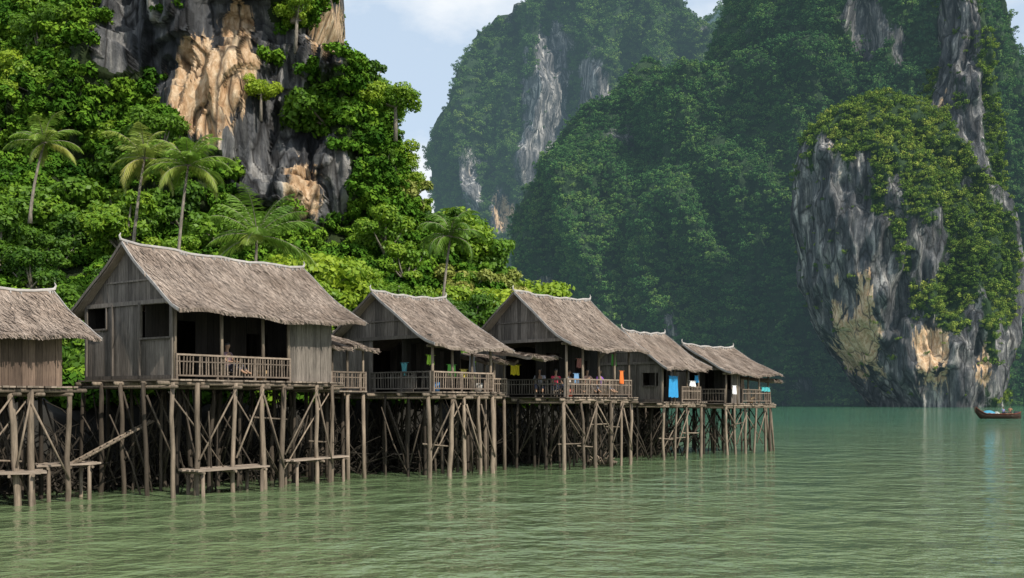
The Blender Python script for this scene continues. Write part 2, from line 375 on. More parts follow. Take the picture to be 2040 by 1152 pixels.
# ------------------------------------------------------------------ palms
def palm(loc_base,top,fl,seed,label,nf=20,droop=1.0):
    r=random.Random(seed); base=Vector(loc_base); top=Vector(top)-base
    e=mk('palm_tree',None,None,label,'palm tree','coconut palms',None,base); e.empty_display_size=.3
    m=MB(); pts=[];rs=[]
    for i in range(9):
        t=i/8; pts.append((top.x*t**1.6,top.y*t,-.6+(top.z+.6)*t)); rs.append(.085-.035*t+(.04 if i==0 else 0))
    m.tube(pts,rs,8); m.obj('trunk',M_BARK,e,True)
    m=MB()
    for f in range(nf):
        az=f*2.4+r.uniform(-.35,.35); el=1.35-1.75*(f/nf)+r.uniform(-.2,.2); L=fl*r.uniform(.8,1.2)
        h=Vector((math.cos(az),math.sin(az),0)); p=Vector(top); ang=el; n=26; ps=[p.copy()]; sw=r.uniform(-.5,.5)
        sd0=h.cross(Vector((0,0,1)))
        for i in range(n):
            ang-= (1.35*droop/n)*(.2+1.7*i/n); p=p+(h*math.cos(ang)+sd0*sw*(i/n)**2*.5+Vector((0,0,math.sin(ang))))*(L/n); ps.append(p.copy())
        m.tube(ps[::3],[.025*(1-.8*i/len(ps[::3])) for i in range(len(ps[::3]))],4,.7,1,False)
        side=h.cross(Vector((0,0,1))); tn=r.random()*.55+(0 if f<nf*.75 else .6)
        for i in range(2,n+1):
            t=i/n; ll=L*.26*math.sin(math.pi*min(1,.18+.80*t))*1.0+.06
            d=(ps[i]-ps[i-1]).normalized()
            for sg in (-1,1):
                for hh in (0,.5):
                    dr=(side*sg*.8+d*.7+Vector((0,0,-.25-.55*r.random()))).normalized()
                    q=ps[i]-d*(L/n)*hh; w=d*.016; lk=ll*r.uniform(.85,1.1)
                    m.add([q-w,q+w,q+dr*lk*.6+w*.9,q+dr*lk+Vector((0,0,-lk*.15)),q+dr*lk*.6-w*.9],[(0,1,2,3,4)],min(1,tn*.7+r.random()*.3))
    m.obj('crown',[M_PALM,M_BARK],e)
hz=pixel_to_world
palm(hz(60,400,48)-Vector((0,0,.5)),hz(88,285,48),1.8,1,'slender coconut palm with a small crown on the jungle slope',16)
palm(hz(262,500,44)-Vector((0,0,.8)),hz(288,315,44),2.0,2,'tall coconut palm with pale thin trunk above the houses',18)
palm(hz(352,520,43)-Vector((0,0,.8)),hz(375,330,43),2.0,3,'tall coconut palm with yellowing lower fronds',19)
palm(hz(505,620,39)-Vector((0,0,1)),hz(512,470,39),2.4,4,'short coconut palm with a wide crown behind a thatched roof',18,.7)
palm(hz(872,700,46)-Vector((0,0,1)),hz(897,472,46),1.9,5,'coconut palm with drooping brown fronds at the edge of the hill',18,1.5)
# ------------------------------------------------------------------ far mountains
def mountain(name,rows,d,ry,amp,patches,tans,painted_haze,label,clumps,dens,sclr,bias=.0,ns=300,nz=170,flute=28.,gr=None,seed=1,bright=1.0,fa=.14,slant=0.):
    D=d+ry; sh=(sclr[0]+sclr[1])*.28
    pr=sorted([(pixel_to_world(0,py,D).z-sh,pixel_to_world(l,py,D).x+sh,pixel_to_world(r,py,D).x-sh) for py,l,r in rows])
    zs=np.array([p[0] for p in pr]); zs[0]=-3
    zz=np.linspace(-3,zs[-1],nz); xl=np.interp(zz,zs,[p[1] for p in pr]); xr=np.interp(zz,zs,[p[2] for p in pr])
    th=np.linspace(0,2*math.pi,ns,endpoint=False)
    T,Zm=np.meshgrid(th,zz); cxm=((xl+xr)/2)[:,None]; rx=((xr-xl)/2)[:,None]
    k=(zz-zz[0])/(zz[-1]-zz[0]); ryv=(ry*np.sqrt(np.clip(1.02-k**3,0,1)))[:,None]
    # true outline of an off-axis ellipse is wider than its half width
    rx=np.sqrt(np.maximum(rx**2-.85*(cxm/D*ryv)**2,(.55*rx)**2))
    c=np.cos(T);s_=np.sin(T); e=.85
    x=cxm+rx*np.sign(c)*np.abs(c)**e; y=D+ryv*np.sign(s_)*np.abs(s_)**e; z=Zm+0*T
    q=flute; xs_=x+slant*z
    rid=1-2*np.abs(fbm(xs_/q,y/q,z/(q*2.6),4,seed))
    dd=amp*(rid*1.2-.85)+amp*.6*fbm(xs_/(q*.35),y/(q*.35),z/(q*.8),4,5+seed)+amp*fa*fbm(x/3,y/3,z/9,3,8)
    dd=dd*np.clip((1-k)*6,0.15,1)[:,None]
    nx=c/np.maximum(rx,1); ny=s_/np.maximum(ryv,1); ln=np.sqrt(nx*nx+ny*ny); x=x+dd*.7*nx/ln; y=y+dd*1.6*ny/ln
    z=z+np.where(k[:,None]>.93,amp*.5*fbm(x/9,y/9,0*x,3,4),0)
    U=1020+F*x/y; Vv=796-F*(z-CAMZ)/y
    rock=fbm(x/(q*.4),y/(q*.4),z/(q*1.3),4,17)*1.0+bias
    for (px,py,ra,rb,w) in patches: rock=rock+w*np.exp(-(((U-px)/ra)**2+((Vv-py)/rb)**2))
    rock=np.clip(rock+.1,0,1)
    tan=fbm(x/(q*.5),y/(q*.5),z/q,3,23)*.5-.05
    for (px,py,ra,rb,w) in tans: tan=tan+w*np.exp(-(((U-px)/ra)**2+((Vv-py)/rb)**2))
    tan=np.clip(tan,0,1)
    V=np.stack([x,y,z],-1).reshape(-1,3)
    a=np.arange(nz-1)[:,None]*ns+np.arange(ns)[None,:]; b=np.arange(nz-1)[:,None]*ns+(np.arange(ns)+1)[None,:]%ns
    Fq=np.stack([a,b,b+ns,a+ns],-1).reshape(-1,4)
    mat=rockmat(name+'_stone',3.6,painted_haze,gr or [(.015,.035,.014),(.035,.07,.024)],bright)
    me=npmesh(name,V,Fq,[mat],{'rock':rock,'tan':tan},True)
    mk(name,me,None,label,'mountain',kind='structure')
    A=V[Fq[:,0]];B=V[Fq[:,1]];C=V[Fq[:,2]];DD=V[Fq[:,3]]
    nn=np.cross(C-A,DD-B); ar=np.linalg.norm(nn,axis=1)/2; nrm=nn/(2*ar[:,None]+1e-9)
    R=rock.ravel(); rf=(R[Fq].mean(1)); cen=(A+C)/2
    vis=(796-F*(cen[:,2]-CAMZ)/cen[:,1]>-60)
    face=((nrm*(-cen)).sum(1)>-40)&vis
    pz=np.where((rf<.44)&face&(cen[:,2]>1.0),ar,0)+np.where((rf>=.44)&face&(cen[:,2]>4),ar*.04,0)
    n=int(pz.sum()/dens)
    ids=rng.choice(len(Fq),n,p=pz/pz.sum()); w=rng.uniform(0,1,(n,2,1))
    P=A[ids]*(1-w[:,0])*(1-w[:,1])+B[ids]*w[:,0]*(1-w[:,1])+C[ids]*w[:,0]*w[:,1]+DD[ids]*(1-w[:,0])*w[:,1]
    sc=(sclr[0]+(sclr[1]-sclr[0])*rng.uniform(0,1,n)**2)*np.where(rf[ids]>=.44,.55,1)
    scatter(name+'_canopy',P+nrm[ids]*sc[:,None]*.1,sc,clumps,label='forest canopy covering the steep mountain side',cat='forest')
    return n
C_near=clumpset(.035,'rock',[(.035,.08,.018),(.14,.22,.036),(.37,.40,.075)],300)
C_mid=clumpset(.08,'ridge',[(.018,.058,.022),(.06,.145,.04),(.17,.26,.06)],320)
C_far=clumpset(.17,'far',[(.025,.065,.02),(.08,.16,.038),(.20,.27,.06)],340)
cnt=0
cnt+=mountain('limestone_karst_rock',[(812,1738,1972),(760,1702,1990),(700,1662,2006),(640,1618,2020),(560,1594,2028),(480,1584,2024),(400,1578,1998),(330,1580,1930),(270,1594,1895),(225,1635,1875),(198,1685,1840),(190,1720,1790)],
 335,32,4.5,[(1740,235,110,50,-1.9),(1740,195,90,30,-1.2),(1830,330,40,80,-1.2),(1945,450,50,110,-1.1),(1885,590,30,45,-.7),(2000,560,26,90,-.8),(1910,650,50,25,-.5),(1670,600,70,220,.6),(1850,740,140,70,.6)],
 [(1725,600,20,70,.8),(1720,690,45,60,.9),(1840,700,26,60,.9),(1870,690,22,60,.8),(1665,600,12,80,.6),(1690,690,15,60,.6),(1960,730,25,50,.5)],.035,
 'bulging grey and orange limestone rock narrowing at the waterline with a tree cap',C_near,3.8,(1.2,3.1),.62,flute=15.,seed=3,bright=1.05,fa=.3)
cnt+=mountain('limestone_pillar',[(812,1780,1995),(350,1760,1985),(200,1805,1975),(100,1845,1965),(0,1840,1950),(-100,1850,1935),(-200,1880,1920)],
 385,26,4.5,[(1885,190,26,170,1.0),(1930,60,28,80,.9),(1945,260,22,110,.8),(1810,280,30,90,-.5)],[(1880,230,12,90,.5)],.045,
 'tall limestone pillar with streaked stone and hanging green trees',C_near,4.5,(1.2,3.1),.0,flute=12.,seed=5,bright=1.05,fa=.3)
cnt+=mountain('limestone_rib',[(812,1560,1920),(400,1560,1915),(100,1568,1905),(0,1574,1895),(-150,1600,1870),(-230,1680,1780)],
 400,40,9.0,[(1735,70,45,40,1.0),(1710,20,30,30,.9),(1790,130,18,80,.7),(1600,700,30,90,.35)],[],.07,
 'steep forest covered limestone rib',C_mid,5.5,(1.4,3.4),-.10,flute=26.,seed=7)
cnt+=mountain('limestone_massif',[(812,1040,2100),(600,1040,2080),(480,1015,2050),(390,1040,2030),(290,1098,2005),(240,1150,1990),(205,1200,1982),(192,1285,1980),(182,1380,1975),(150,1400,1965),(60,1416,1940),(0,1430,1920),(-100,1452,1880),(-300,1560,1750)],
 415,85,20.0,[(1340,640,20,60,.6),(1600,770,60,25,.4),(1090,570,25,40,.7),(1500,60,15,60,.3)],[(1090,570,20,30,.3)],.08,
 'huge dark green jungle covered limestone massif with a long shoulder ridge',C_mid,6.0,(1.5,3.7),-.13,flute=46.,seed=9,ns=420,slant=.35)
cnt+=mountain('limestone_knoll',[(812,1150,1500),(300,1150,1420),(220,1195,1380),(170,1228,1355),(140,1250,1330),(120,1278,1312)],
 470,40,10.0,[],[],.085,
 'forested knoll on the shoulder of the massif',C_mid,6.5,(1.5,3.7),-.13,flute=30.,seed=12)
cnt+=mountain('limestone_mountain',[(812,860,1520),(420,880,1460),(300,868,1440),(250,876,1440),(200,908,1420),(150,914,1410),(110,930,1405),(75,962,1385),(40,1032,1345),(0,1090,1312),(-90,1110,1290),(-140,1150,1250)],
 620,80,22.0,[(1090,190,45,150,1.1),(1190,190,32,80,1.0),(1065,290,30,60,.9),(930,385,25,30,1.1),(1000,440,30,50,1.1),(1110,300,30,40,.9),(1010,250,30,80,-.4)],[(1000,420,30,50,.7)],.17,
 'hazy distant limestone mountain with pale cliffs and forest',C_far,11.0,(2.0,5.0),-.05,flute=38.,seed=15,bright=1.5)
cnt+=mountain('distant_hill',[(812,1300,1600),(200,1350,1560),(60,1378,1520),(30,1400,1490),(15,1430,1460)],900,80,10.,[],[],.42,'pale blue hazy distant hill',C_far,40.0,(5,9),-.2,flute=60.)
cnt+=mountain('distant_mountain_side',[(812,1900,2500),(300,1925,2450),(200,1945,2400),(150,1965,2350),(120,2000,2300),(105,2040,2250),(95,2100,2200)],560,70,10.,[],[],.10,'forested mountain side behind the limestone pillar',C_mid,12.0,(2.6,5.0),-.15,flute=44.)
print('CANOPY',cnt,'TREES',len(chosen))
# ------------------------------------------------------------------ water
def water():
    t=NT('green_sea_water'); p=poss(t)
    w1=t.noise(t.map(p,(.8,.75,1)),.8,3,.5); w2=t.noise(t.map(p,(2.0,2.2,1)),1.6,3,.55); w3=t.noise(t.map(p,(.06,.09,1)),1,3,.5)
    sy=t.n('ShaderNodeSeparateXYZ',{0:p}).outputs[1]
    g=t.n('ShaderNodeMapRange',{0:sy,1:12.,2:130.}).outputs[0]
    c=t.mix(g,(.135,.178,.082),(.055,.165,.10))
    c=t.mix(t.ramp(w3,[(.35,0),(.65,.3)]),c,(.07,.125,.065))
    h=t.math('ADD',t.math('MULTIPLY',w1,1.0),t.math('MULTIPLY',w2,.22))
    h=t.math('MULTIPLY',h,t.math('MULTIPLY_ADD',w3,1.4,.3))
    b=t.n('ShaderNodeBsdfPrincipled',{'Base Color':c,'Roughness':.04,'IOR':1.36,'Normal':t.bump(h,1.0,.42)})
    return t.done(b.outputs[0])
m=MB(); m.add([(-2500,-60,0),(2500,-60,0),(2500,4000,0),(-2500,4000,0)],[(0,1,2,3)])
m.obj('water',water(),None,label='calm rippled green sea water',cat='water',kind='structure')
m=MB(); m.add([(-2500,-60,-2.5),(2500,-60,-2.5),(2500,4000,-2.5),(-2500,4000,-2.5)],[(0,1,2,3)])
m.obj('sea_bed',flat('sea_bed_mud',(.06,.07,.04)),None,label='muddy sea bed under the water',cat='ground',kind='structure')
# ------------------------------------------------------------------ houses
def boards(mb,p0,p1,z0,zt,bw=.16,th=.03,holes=(),mi=0):
    p0=Vector((p0[0],p0[1],0));p1=Vector((p1[0],p1[1],0)); L=(p1-p0).length; d=(p1-p0)/L; n=Vector((d.y,-d.x,0))
    k=max(1,round(L/bw)); w=L/k
    for i in range(k):
        a=i*w+.004; b=(i+1)*w-.004; off=n*random.uniform(0,.012); tn=random.random()
        cuts=sorted([(h[2],h[3]) for h in holes if h[0]<(a+b)/2<h[1]])
        lo=z0+random.uniform(-.04,.0); spans=[]
        for c in cuts: spans.append((lo,c[0])); lo=c[1]
        spans.append((lo,None))
        for s0,s1 in spans:
            ta=zt(a) if s1 is None else s1; tb=zt(b) if s1 is None else s1
            if min(ta,tb)-s0<.02: continue
            A=p0+d*a+off;B=p0+d*b+off;o2=n*th
            vs=[A-o2+Vector((0,0,s0)),B-o2+Vector((0,0,s0)),B+Vector((0,0,s0)),A+Vector((0,0,s0)),
                A-o2+Vector((0,0,ta)),B-o2+Vector((0,0,tb)),B+Vector((0,0,tb)),A+Vector((0,0,ta))]
            mb.add(vs,MB.BF,tn,mi)
def railing(parent,p0,p1,z,h=.68,sp=.11,mat=None,label=None):
    m=MB(); p0=Vector((*p0,z));p1=Vector((*p1,z)); L=(p1-p0).length; d=(p1-p0)/L; U=Vector((0,0,1))
    m.beam(p0+U*h,p1+U*(h+random.uniform(-.03,.03)),.07,.05); m.beam(p0+U*.1,p1+U*.1,.05,.045); m.beam(p0+U*h*.72,p1+U*h*.72,.035,.035)
    k=int(L/sp)
    for i in range(k+1):
        if random.random()<.03: continue
        q=p0+d*(i*L/k+random.uniform(-.015,.015)); tl=random.uniform(-.03,.03)
        m.beam(q+U*.1,q+U*(h-.02)+d*tl,.03,.03)
    for i in range(int(L/1.4)+2):
        q=p0+d*min(L,i*1.4); m.beam(q-U*.05,q+U*(h+.03),.06,.06)
    return m.obj('railing',mat or M_RAIL,parent,label=label)
def thatch_roof(parent,name,x0,x1,ym,halff,halfb,zr,zef,zeb=None,fl=.25,sides=(1,-1),dens=190,ridge=True,lift=.09):
    zeb=zef if zeb is None else zeb
    m=MB(); sd=random.randint(0,999)
    def f(sg,u,t,o=0):
        half=halff if sg>0 else halfb; ze=zef if sg>0 else zeb
        xa=x0-fl*.5*t; xb=x1+fl*t; x=xa+(xb-xa)*u
        z=ze+(zr-ze)*(1-t)**1.22+lift*((2*u-1)**2)*(1-t*.4)-.05*math.sin(u*9+sd)*t+.03*math.sin(u*23+t*9+sd)
        return Vector((x,ym-sg*half*t,z+o))
    nu,nt=30,10
    for sg in sides:
        for o in (0,-.11):
            vs=[f(sg,i/nu,j/nt,o) for j in range(nt+1) for i in range(nu+1)]
            fs=[(j*(nu+1)+i,j*(nu+1)+i+1,(j+1)*(nu+1)+i+1,(j+1)*(nu+1)+i) for j in range(nt) for i in range(nu)]
            if (sg>0)==(o==0): fs=[tuple(reversed(q)) for q in fs]
            m.add(vs,fs,.5)
        for u in (0,1):
            vs=[f(sg,u,j/nt,o) for j in range(nt+1) for o in (0,-.11)]
            m.add(vs,[(2*j,2*j+1,2*j+3,2*j+2) for j in range(nt)],.3)
        vs=[f(sg,i/nu,1,o) for i in range(nu+1) for o in (0,-.11)]
        m.add(vs,[(2*j,2*j+1,2*j+3,2*j+2) for j in range(nu)],.3)
        half=halff if sg>0 else halfb; slope=math.hypot(half,zr-zef)
        def strip(u,t,ln,w,l0,l1,tone,skew,dr=0):
            p=f(sg,u,t); t2=t+ln/slope; q=f(sg,u,min(t2,1))
            if t2>1:
                e=(f(sg,u,1)-f(sg,u,.9)).normalized(); q=q+e*(t2-1)*slope+Vector((0,0,-dr))
            nrm=Vector((0,-sg*(zr-zef),half)).normalized()
            if nrm.z<0: nrm=-nrm
            X=Vector((w/2,0,0)); K=Vector((skew,0,0))
            m.add([p-X+nrm*l0,p+X+nrm*l0,q+X*.7+K+nrm*l1,q-X*.7+K+nrm*l1],[(0,1,2,3)],tone)
        area=slope*(x1-x0+fl); k=int(area*dens*(1 if sg>0 else .25))
        for i in range(k):
            t=min(random.uniform(0,.93),.93)
            strip(random.uniform(0.004,.996),t,random.uniform(.15,.42),random.uniform(.012,.045),.004,random.choice((.008,.014,.022,.05))*random.uniform(.7,1.2),min(1,max(0,random.gauss(.5,.27))),random.gauss(0,.06))
        for i in range(int((x1-x0)/.012)):
            strip(random.random(),random.uniform(.92,.97),random.uniform(.12,.32),random.uniform(.012,.04),.008,random.uniform(-.05,.015),random.uniform(.2,.8),random.gauss(0,.04),random.uniform(0,.06))
    ro=m.obj(name,M_TH,parent)
    if ridge:
        m=MB(); pts=[f(1,i/12,0,.03) for i in range(13)]
        m.tube(pts,[.045]*13,6,.6)
        for i in range(30):
            u=random.random(); p=f(1,u,0,.05); m.beam(p+Vector((0,-.13,-.10)),p+Vector((random.uniform(-.03,.03),.13,-.10)),.03,.07)
        mk('ridge_cap',m.mesh('ridge_cap',M_PALE),ro)
        for u,sg in ((0,-1),(1,1)):
            m=MB(); p=f(1,u,0,.03); m.tube([p-Vector((sg*.15,0,.05)),p+Vector((sg*.06,0,.02)),p+Vector((sg*.1,0,.12)),p+Vector((sg*.06,0,.2))],[.04,.045,.028,.012],6,.7)
            mk('finial',m.mesh('finial',M_PALE),ro)
        for u,sg in ((0,-1),(1,1)):
            for s2 in sides:
                m=MB(); ps=[f(s2,u,j/8,-.03)+Vector((sg*.03,0,0)) for j in range(9)]
                for a,b in zip(ps[:-1],ps[1:]): m.beam(a,b,.03,.08,.45)
                mk('bargeboard',m.mesh('bargeboard',M_PALE if s2>0 else M_WV),ro)
    return ro,f
class House: pass
def stilts(e,xs,ys,dz,r0=.085,extra=0):
    P={}
    for j,yy in enumerate(ys):
        for i,xx in enumerate(xs):
            m=MB(); a=Vector((xx+random.uniform(-.18,.18),yy+random.uniform(-.1,.1),-1.5)); b=Vector((xx+random.uniform(-.05,.05),yy+random.uniform(-.03,.03),dz-.05))
            b.x+=random.uniform(-.18,.18)
            r=r0*random.uniform(.7,1.15)*(1 if j==0 else .75)
            pts=[a.lerp(b,t)+Vector((random.uniform(-.04,.04),random.uniform(-.03,.03),0)) for t in (0,.2,.4,.6,.8,1)]
            m.tube(pts,[r*1.15,r*1.1,r,r*.97,r*.92,r*.88],8); m.obj('stilt',M_POLE if j<1 else M_POLE_SHADE,e,True); P[i,j]=(a,b)
    def at(i,j,z):
        a,b=P[i,j]; return a.lerp(b,(z+1.5)/(b.z+1.5))
    nx,ny=len(xs),len(ys)
    def one(pts,rs):
        m=MB(); m.tube(pts,rs,6); m.obj('brace',M_POLE,e,True)
    for i in range(nx-1):
        if random.random()<.8:
            z0,z1=random.choice([(.5,dz-.3),(dz-.4,.6),(1.0,dz-.2),(dz-.25,1.3)]); o=Vector((0,-.1,0)); one([at(i,0,z0)+o,at(i+1,0,z1)+o],[.032,.025])
        if random.random()<.4:
            zz=random.uniform(.9,dz-.7); o=Vector((0,.08,0)); one([at(i,0,zz)+o-Vector((.25,0,0)),at(i+1,0,zz+random.uniform(-.15,.15))+o+Vector((.2,0,0))],[.03,.026])
    for i in range(0,nx-2,2):
        z0,z1=random.choice([(.3,dz-.3),(dz-.3,.4)]); o=Vector((0,.12,0)); one([at(i,0,z0)+o,(at(i,0,z0)+at(i+2,0,z1))/2+o+Vector((0,0,.05)),at(i+2,0,z1)+o],[.026,.024,.02])
    m=MB()
    for j in range(1,ny):
        for i in range(nx-1):
            if random.random()<.7:
                z0,z1=random.choice([(.5,dz-.3),(dz-.4,.6),(1.0,dz-.2),(dz-.25,1.3)])
                o=Vector((0,-.1,0)); m.tube([at(i,j,z0)+o,at(i+1,j,z1)+o],[.032,.025],6)
    for i in range(nx):
        for j in range(ny-1):
            if random.random()<.7:
                z0,z1=random.choice([(.4,dz-.3),(dz-.3,.5)]); m.tube([at(i,j,z0)+Vector((.09,0,0)),at(i,j+1,z1)+Vector((.09,0,0))],[.032,.028],6)
    for q in range(extra):
        a=Vector((random.uniform(xs[0],xs[-1]),random.uniform(ys[0]+.1,ys[-1]),random.uniform(-.6,.2))); b=a+Vector((random.uniform(-1.5,1.5),random.uniform(-1,1),dz-a.z-random.uniform(.1,1.2)))
        m.tube([a,(a+b)/2+Vector((random.uniform(-.15,.15),0,0)),b],[.03,.028,.02],5)
    o=m.obj('inner_bracing',M_POLE_SHADE,e,True); o['kind']='stuff'
def house(ox,oy,ang,L,W,dz,ze,zr,fo,bo,rx0,rx1,label,xs,ys,front=(),gable_holes=(),gable_open=False,rails=(),veranda=1.5,wallmat=None,zeb=None,r0=.085,extra=24,front_walls=(),gz=None,deckext=(.25,.25),rail_h=.68,dens=190,partial_gable=()):
    a=math.radians(ang); e=mk('stilt_house',None,None,label,'house','thatched stilt houses over the water',None,(ox,oy,0),(0,0,a)); e.empty_display_size=.4
    wm=wallmat or M_WV
    H=House(); H.e=e; H.ox,H.oy,H.a=ox,oy,a; H.dz=dz
    H.w=lambda x,y,z:Vector((ox+math.cos(a)*x-math.sin(a)*y,oy+math.sin(a)*x+math.cos(a)*y,z))
    H.fx=lambda px:(((px-1020)/F)*oy-ox)/(math.cos(a)-((px-1020)/F)*math.sin(a))
    m=MB(); xx=-deckext[0]
    while xx<L+deckext[1]:
        w=random.uniform(.12,.17); m.box((xx,-.22+random.uniform(-.07,.05),dz-.05),(xx+w-.01,W+.1,dz-random.uniform(0,.012))); xx+=w
    m.obj('deck',M_WH,e)
    m=MB()
    for yy in np.linspace(-.12,W,5):
        m.tube([(-deckext[0]-random.uniform(.1,.35),yy,dz-.12),(L/2,yy,dz-.12-random.uniform(0,.02)),(L+deckext[1]+random.uniform(.1,.4),yy,dz-.12)],[.06,.065,.055],7)
    for xq in xs: m.tube([(xq,-.35-random.uniform(0,.15),dz-.22),(xq,W+.15,dz-.22)],[.05,.05],7)
    m.obj('joist',M_POLE,e,True)
    stilts(e,xs,ys,dz-.05,r0,extra)
    ym=W/2
    ro,f=thatch_roof(e,'roof',rx0,rx1,ym,ym+fo,ym+bo,zr,ze,zeb,dens=dens)
    zebk=zeb if zeb is not None else ze
    def roofz(y,u):
        sg=1 if y<=ym else -1; half=(ym+fo) if sg>0 else (ym+bo); return f(sg,u,abs(y-ym)/half,-.12).z
    u0=(0-rx0)/(rx1-rx0); u1=(L-rx0)/(rx1-rx0)
    gtop=gz if gz is not None else ze+.3
    m=MB(); boards(m,(0,W),(0,0),gtop,lambda s:max(gtop+.01,roofz(W-s,u0)),.17); m.beam((-.035,-.05,gtop),(-.035,W+.05,gtop),.05,.12)
    m.beam((-.03,W*.25,(gtop+zr)/2-.2),(-.03,W*.75,(gtop+zr)/2-.2),.03,.05)
    m.obj('gable_wall',wm,e)
    m=MB(); boards(m,(L,0),(L,W),gtop,lambda s:max(gtop+.01,roofz(s,u1)),.17); m.obj('gable_wall',wm,e)
    if not gable_open:
        m=MB(); hs=[(W-h[1],W-h[0],h[2],h[3]) for h in gable_holes]
        boards(m,(0,W),(0,0),dz,lambda s:gtop,.2,holes=hs)
        for yy in (0.0,W*.36,W*.68,W): m.beam((-.045,yy,dz),(-.045,yy,gtop),.07,.05,.4)
        m.beam((-.05,0,dz+.06),(-.05,W,dz+.06),.04,.1)
        m.obj('side_wall',wm,e)
        for h in gable_holes:
            m=MB(); x=-.05
            m.beam((x,h[0],h[2]),(x,h[1],h[2]),.05,.05,.3)
            m.beam((x,h[0],h[2]),(x,h[0],h[3]),.04,.04,.3);m.beam((x,h[1],h[2]),(x,h[1],h[3]),.04,.04,.3)
            m.obj('window_frame',wm,e)
    for (y0,y1,zt) in partial_gable:
        m=MB(); boards(m,(0,y1),(0,y0),dz,lambda s:zt,.18); m.obj('side_wall',wm,e)
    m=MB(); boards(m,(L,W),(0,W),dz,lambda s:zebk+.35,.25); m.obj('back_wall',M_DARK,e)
    m=MB(); boards(m,(L,veranda),(L,W),dz,lambda s:gtop,.22); m.obj('side_wall',wm,e)
    m=MB(); yv=veranda; top=min(zr-.2,roofz(yv,.5)+.0)
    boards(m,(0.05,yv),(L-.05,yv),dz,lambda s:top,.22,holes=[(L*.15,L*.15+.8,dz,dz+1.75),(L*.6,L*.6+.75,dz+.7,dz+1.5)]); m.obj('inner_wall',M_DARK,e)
    for (a0,a1) in front_walls:
        m=MB(); boards(m,(a0,0),(a1,0),dz-.03,lambda s:roofz(0,.5)+.0,.17); m.obj('front_wall',wm,e)
    for xp in front:
        m=MB(); m.tube([(xp,0,dz-.1),(xp+random.uniform(-.03,.03),0,roofz(0,.5)+.08)],[.055,.05],8); m.obj('veranda_post',M_POLE,e,True)
    m=MB(); m.tube([(-.2,0.02,roofz(0,.5)-.03),(L+.2,.02,roofz(0,.5)-.05)],[.05,.05],7); m.obj('eave_beam',M_POLE,e,True)
    for r in rails: railing(e,(r[0],r[1]),(r[2],r[3]),dz,rail_h,r[4] if len(r)>4 else .11,r[5] if len(r)>5 else None)
    H.roofz=roofz
    return H
H0=house(-15.08,22.42,50,5.0,3.2,3.05,4.3,5.6,.6,.6,-.3,5.5,'brown plank stilt house with a grey thatched roof',
 [-.1,1.3,2.5,3.7,4.3,5.05],[-.1,1.1,2.2,3.3],front=(),front_walls=[(0,5.0)],wallmat=M_WB,gz=4.5,rails=())
H1=house(-9.36,27.5,56,6.16,4.0,3.27,5.15,7.12,.7,.7,-.2,6.8,'large grey weathered stilt house with steep thatched roof and open veranda',
 [-.2,.85,2.0,3.1,4.0,5.35,6.15],[-.15,.9,1.9,2.9,4.0],front=[.04,1.69,3.25,4.28],gable_holes=[(.06,1.4,4.42,5.38),(3.0,3.95,4.75,5.38)],
 front_walls=[(4.3,6.16)],rails=[(0.05,-.08,4.25,-.08)],gz=5.45,veranda=1.3)
H2=house(-2.77,34.3,50,3.1,5.4,2.98,4.5,6.52,.6,.5,-.3,3.45,'medium thatched stilt house with an open veranda and weathered wooden railing',
 [-.1,.75,1.6,2.4,3.15],[-.1,1.0,2.1,3.2,4.3,5.4],front=[0.03,1.05,2.05,3.07],gable_open=True,partial_gable=[(3.0,5.4,4.9),(.9,1.7,3.55)],
 rails=[(0.02,-.08,3.1,-.08),(-.08,0,-.08,3.0,.13,M_WV)],gz=4.9,r0=.08)
H3=house(2.05,38.0,50,4.4,4.6,2.8,4.7,6.9,.6,.6,-.3,4.75,'thatched stilt house with people on its open veranda',
 [-.1,.9,1.9,2.9,3.7,4.4],[-.1,1.0,2.2,3.4,4.6],front=[.03,1.1,2.2,3.3,4.36],gable_open=True,partial_gable=[(3.0,4.6,5.0)],
 rails=[(0.0,-.08,4.4,-.08),(-.08,0,-.08,4.6,.13,M_WV)],gz=5.0,r0=.08)
H4=house(6.7,44.5,50,3.3,3.8,2.6,4.1,5.8,.55,.5,-.3,3.3,'small thatched stilt house with bright blue cloths on the veranda',
 [-.1,1.0,2.1,3.2],[-.1,1.2,2.5,3.8],front=[.03,1.1,2.2,3.26],gable_holes=[(.3,1.0,3.3,3.9)],rails=[(1.6,-.08,3.3,-.08,.14)],gz=4.35,r0=.075,dens=130)
H5=house(10.4,48.5,50,4.7,4.4,2.52,3.95,5.40,.55,.5,-.3,4.95,'low thatched stilt house at the end of the row',
 [-.1,.9,1.9,2.9,3.9,4.6],[-.1,1.1,2.2,3.3,4.4],front=[.03,1.2,2.4,3.6,4.65],gable_open=True,partial_gable=[(2.0,4.4,4.1)],
 front_walls=[(.6,1.5)],rails=[(1.6,-.08,4.7,-.08,.15),(-.08,0,-.08,2.0,.15)],gz=4.2,r0=.075,dens=130)
